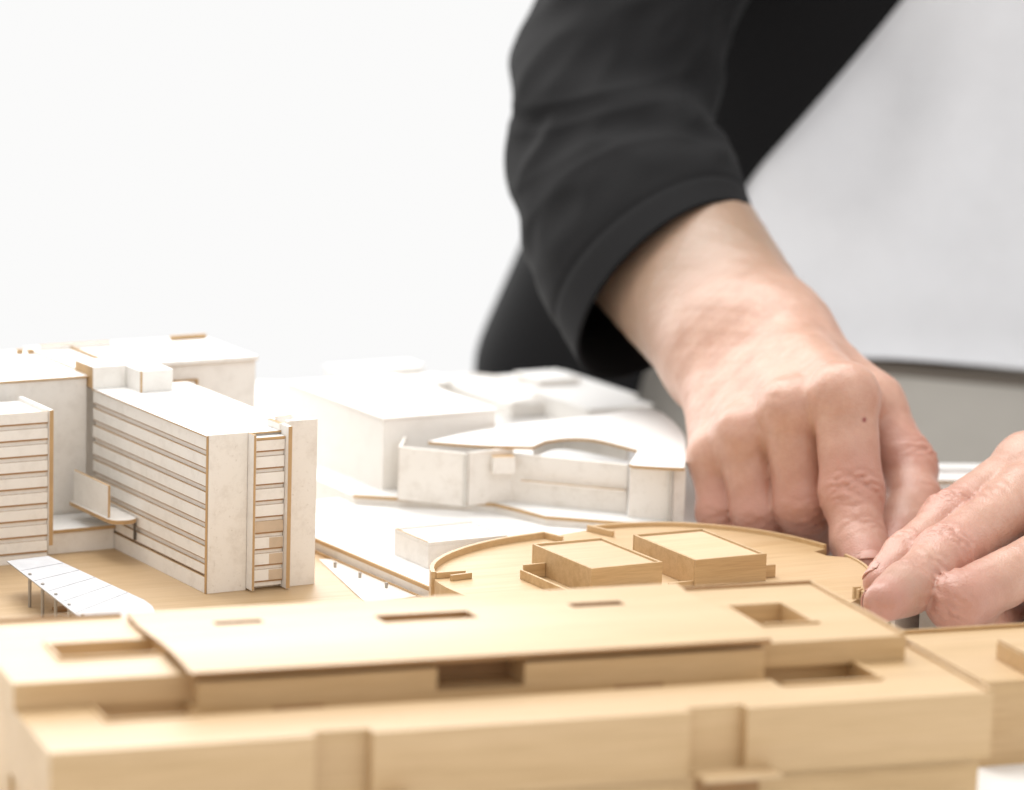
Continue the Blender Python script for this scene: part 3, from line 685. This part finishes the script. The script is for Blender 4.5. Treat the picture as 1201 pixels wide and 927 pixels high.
nailm, nt, b = nodes('fingernail'); b.inputs['Base Color'].default_value = (0.55, 0.30, 0.235, 1); b.inputs['Roughness'].default_value = 0.42; b.inputs['Subsurface Weight'].default_value = 0.2; b.inputs['Subsurface Scale'].default_value = 0.001
def nail(f, start, end, spread, roll=0.0, lift=0.25, up=None):
    j = len(f.P)-1; a = f.P[j]-f.P[j-1]; L = np.linalg.norm(a); a /= L; up = f.up if up is None else np.array(up); u = up-a*(up@a); u /= np.linalg.norm(u); l = np.cross(a, u)
    V = []; Fc = []; nu, nv = 13, 12
    for iv in range(nv):
        s = start+(end-start)*iv/(nv-1)
        for iu in range(nu):
            w = (iu/(nu-1)*2-1); sp = spread*(1.0 if 2 < iv < nv-3 else (0.80+0.2*min(1, min(iv, nv-1-iv)/3)))
            ss = s-(0.9*(w*w) if iv > nv-4 else 0)+(0.8*w*w if iv < 3 else 0)
            t = np.clip(ss/L, 0, 1); r = f.r[j-1]+(f.r[j]-f.r[j-1])*t+0.5*math.sin(math.pi*t)
            over = max(0, ss-L); r = math.sqrt(max(0.5, r*r-over*over*0.6)) + lift - 0.25*abs(w)**3
            an = roll+w*sp
            V.append(f.P[j-1]+a*ss+(u*math.cos(an)+l*math.sin(an))*r)
    for iv in range(nv-1):
        for iu in range(nu-1): k = iv*nu+iu; Fc.append((k, k+1, k+nu+1, k+nu))
    o = mesh('fingernail', V, Fc, [nailm], body, smooth=True); s = o.modifiers.new('thick', 'SOLIDIFY'); s.thickness = 0.0005; s.offset = 0
for f, st, up, lf in ((l_f[0], -3.5, (-0.85, -0.1, 0.5), 0.05), (l_f[1], -2.5, (-0.5, -0.8, -0.05), 0.14), (r_f[0], -0.5, None, 0), (r_t, -3.5, None, 0.05), (l_t, -3.5, None, 0.05)):
    L = np.linalg.norm(f.P[-1]-f.P[-2]); nail(f, L+st, L+f.r[-1]*0.45, 0.70, 0, lf, up)

# ------------------------------------------------------------------ clothes
def cloth(name, c, rough, sheen, wave_scale):
    m, nt, b = nodes(name); v = coords(nt)
    f = noise(nt, v, 60, 4); wv = noise(nt, v, wave_scale, 3, 0.7)
    nt.links.new(ramp(nt, f, [(0.3, tuple(x*0.96 for x in c)), (0.7, c)]).outputs[0], b.inputs['Base Color'])
    b.inputs['Roughness'].default_value = rough; b.inputs['Sheen Weight'].default_value = sheen; b.inputs['Sheen Roughness'].default_value = 0.4; b.inputs['Specular IOR Level'].default_value = 0.16
    bump(nt, b, wv, 0.12, 0.0003); return m
BLACK = cloth('black_jersey', (0.0085, 0.0081, 0.0085), 0.9, 0.015, 1800); TEE = cloth('white_cotton', (0.87, 0.87, 0.89), 0.9, 0.0, 1500); BELT_SHADE = cloth('brown_belt_shade', (0.16, 0.135, 0.11), 0.7, 0.0, 600); TROU = cloth('beige_trousers', (0.50, 0.465, 0.415), 0.9, 0.1, 900)
def loft(name, rows, mat, parent, thick=0, close=True, sub=1):
    V = [p for r in rows for p in r]; n = len(rows[0]); Fc = []
    for i in range(len(rows)-1):
        for j in range(n if close else n-1):
            k = (j+1) % n; Fc.append((i*n+j, i*n+k, (i+1)*n+k, (i+1)*n+j))
    o = mesh(name, V, Fc, [mat], parent, smooth=True)
    if thick: s = o.modifiers.new('thick', 'SOLIDIFY'); s.thickness = thick*S; s.offset = 0
    if sub: s = o.modifiers.new('sub', 'SUBSURF'); s.levels = sub; s.render_levels = sub
    return o
jacket = thing('jacket', '', ''); del jacket['label'], jacket['category']; jacket.parent = person
def interp(keys, t):
    ks = [k[0] for k in keys]; vals = np.array([k[1] for k in keys], float); return np.array([np.interp(t, ks, vals[:, i]) for i in range(vals.shape[1])])
# right sleeve, from the cuff up to the shoulder
pxmm = 1440/F
e1 = CR*98*pxmm+CU*92*pxmm
e2 = CR*40*pxmm-CU*66*pxmm+np.array([0, 32., 0])
ex = [e1, CR*38+CU*22, CR*40+CU*10, CR*41+CU*2, CR*42, CR*46, CR*52, CR*50]
ey = [e2, CR*8-CU*17+fw*36, -CU*12+fw*40, fw*44, fw*46, fw*50, fw*56, fw*54]
C_ = arc(ctr, 18); X_ = arc(ex, 18); Y_ = arc(ey, 18)
rows = []; nseg = 120
for i, (c, x, y) in enumerate(zip(C_, X_, Y_)):
    s = i/18.0; row = []
    for j in range(nseg):
        t = 2*math.pi*j/nseg
        fold = 0.02*math.sin(2*t+s*2.2)*min(1, s)
        fold += 0.4*0.045*math.exp(-((s-2.6-0.5*math.sin(t+0.6))/0.22)**2)*(1+math.cos(t-2.6))/2
        fold += 0.4*0.06*math.exp(-((s-3.3-0.45*math.sin(t+0.2))/0.25)**2)*(1+math.cos(t-2.9))/2
        fold -= 0.4*0.05*math.exp(-((s-2.95-0.5*math.sin(t+0.4))/0.2)**2)*(1+math.cos(t-2.8))/2
        fold += 0.03*math.sin(5*s+3*t)*min(1, max(0, s-0.8))
        crease = lambda c0, k, ph, w, amp, tc: amp*math.exp(-abs(s-c0-k*math.sin(t+ph))/w)*max(0, math.cos((t-tc)*0.8))**2 if abs(t-tc) < 1.9 else 0
        fold += crease(1.75, 0.35, 0.9, 0.10, 0.015, 3.2)+crease(2.25, 0.5, 0.6, 0.09, 0.022, 3.6)+crease(2.75, 0.55, 0.2, 0.10, 0.045, 3.9)+crease(3.2, 0.6, 0.5, 0.12, 0.05, 4.3)+crease(1.2, -0.3, 0.2, 0.08, 0.02, 4.4)
        fold -= 0.022*math.exp(-((s-0.50)/0.035)**2); fold += 0.012*max(0, 1-s/0.5) if s < 0.5 else 0
        q = c+x*math.cos(t)+y*math.sin(t); qn = Vector((q*0.02).tolist())
        nz = mnoise.noise(Vector((qn.x*1.3+qn.z*0.8, qn.y*1.3, (qn.z-qn.x)*2.4)))
        fold += (0.045*(1-abs(nz)*2.2)+0.02*mnoise.noise(qn*3.1))*min(1, max(0, (s-0.55)*1.6))
        row.append(c+(x*math.cos(t)+y*math.sin(t))*(1+fold))
    rows.append(row)
inner = [[c+(p-c)*0.965 for p in r] for c, r in zip(C_[:3], rows[:3])]
loft('sleeve', rows, BLACK, jacket, 1.6)
# left sleeve (out of frame)
Cl = arc([(l_e[0]+l_e[1])/2*0.75+(l_w[0]+l_w[1])/2*0.25, (l_e[0]+l_e[1])/2, sh_l], 8)
rows = []
for i, c in enumerate(Cl):
    a = Cl[min(i+1, len(Cl)-1)]-Cl[max(i-1, 0)]; a /= np.linalg.norm(a); x = np.cross(a, [0, 0, 1.]); x /= np.linalg.norm(x); y = np.cross(a, x)
    rows.append([c+(x*math.cos(t)+y*math.sin(t))*(44+8*i/len(Cl)+1.5*math.sin(3*t+i)) for t in np.linspace(0, 2*math.pi, 40, endpoint=False)])
loft('sleeve', rows, BLACK, jacket, 1.6)
def sag(x): return -7.0*min(1, max(0, (x-165)/110))
# trunk section: an oval, leaning forward with height
def oval(z, t, grow=0.0):
    k = (z+20)/400.0; cx = TC[0]+4*k; cy = TC[1]-70*k
    rx = 188+grow-10*math.sin(min(1, max(0, k*1.4))*math.pi)+ (26*min(1.2, max(0, 1-z/80)) if grow > 0 else 0); ry = 118+grow+6*math.sin(k*3)
    return np.array([cx+rx*math.copysign(abs(math.cos(t))**0.85, math.cos(t)), cy+ry*math.copysign(abs(math.sin(t))**0.85, math.sin(t)), z])
rows = []
for z in np.linspace(3, 430, 56):
    row = []
    for t in np.linspace(0, 2*math.pi, 140, endpoint=False):
        p = oval(z, t); f = 6.0*math.sin(9*t+z*0.025)*math.sin(z*0.01+1)+4.2*math.sin(5*t-z*0.03)+1.4*math.sin(17*t+z*0.05)
        f += 7*math.sin(0.045*(p[0]*0.75+z*0.9)+0.8*math.sin(z*0.012))*max(0, -math.sin(t))+3*math.sin(0.11*(p[0]*0.9-z*0.35))*max(0, -math.sin(t))
        f *= min(1, (z+6)/80)
        if z < 40: f += 7*((40-z)/44)**0.5*0+5*math.exp(-((z-14)/10)**2)
        d = p[:2]-np.array([TC[0], p[1] if False else TC[1]-70*((z+20)/400)]); d /= np.linalg.norm(d); row.append(np.array([p[0]+d[0]*f, p[1]+d[1]*f, z+sag(p[0])*max(0, 1-z/70)+1.2*math.sin(7*t)*max(0, 1-z/30)]))
    rows.append(row)
loft('t_shirt', rows, TEE, person, 1.5)
def leg_fold(t, z): return -9+3.5*math.sin(11*t+z*0.03)+2.5*math.sin(6*t-z*0.05)-14*math.exp(-((t-1.5*math.pi)/0.10)**2)*min(1, max(0, -z/60))
loft('trousers', [[oval(min(z, 60), t, leg_fold(t, z))*np.array([1, 1, 0])+np.array([0, 0, z]) for t in np.linspace(0, 2*math.pi, 160, endpoint=False)] for z in np.linspace(-420, 0, 40)], TROU, person, 1)
loft('belt_shade', [[oval(z, t, -4.5)+np.array([0, 0, sag(oval(z, t)[0])]) for t in np.linspace(0, 2*math.pi, 80, endpoint=False)] for z in (-5, -4, -1, 1.5)], BELT_SHADE, person, 2)  # dark waist strip, belt and hem shadow put into one colour
# jacket fronts: from the open edge round the side to the back
def edge_x(z):                                           # open edge traced as a line on the chest
    best = None
    for x, y in [(1120, -95), (1080, -48), (1040, 0), (1000, 48), (955, 102), (910, 156), (870, 205), (820, 262), (760, 325), (700, 380), (660, 420)]:
        p = wy(x, y, 1672-0.12*max(0, 205-y)); 
        if best is None or abs(p[2]-z) < best[0]: best = (abs(p[2]-z), p[0])
    return best[1]
pts = [(wy(x, y, 1668)) for x, y in ((1240, -240), (1120, -95), (1040, 0), (955, 102), (870, 205), (826, 300), (806, 420), (800, 520))]
zs = [p[2] for p in pts][::-1]; xs = [p[0] for p in pts][::-1]
rows = []
for z in np.linspace(-78, 400, 50):
    xe = float(np.interp(z, zs, xs)); k = (z+20)/400.0; cx = TC[0]+4*k
    c = np.clip((xe-cx)/200.0, -0.98, 0.6); c = math.copysign(abs(c)**(1/0.85), c)
    t0 = 2*math.pi-math.acos(c)                         # on the camera side
    row = []
    for s in np.linspace(0, 1, 60):
        t = t0+(math.pi/2-t0)*s
        p = oval(z, t, 11+2.0*math.sin(6*t+z*0.02)); row.append(p)
    rows.append(row)
loft('front_panel', rows, BLACK, jacket, 1.8, close=False)
rows = []
for z in np.linspace(-78, 400, 34):
    row = []
    for s in np.linspace(0, 1, 40):
        t = -0.55+(math.pi/2+0.55)*s; row.append(oval(z, t, 11+2.0*math.sin(6*t+z*0.02)))
    rows.append(row)
loft('front_panel', rows, BLACK, jacket, 1.8, close=False)
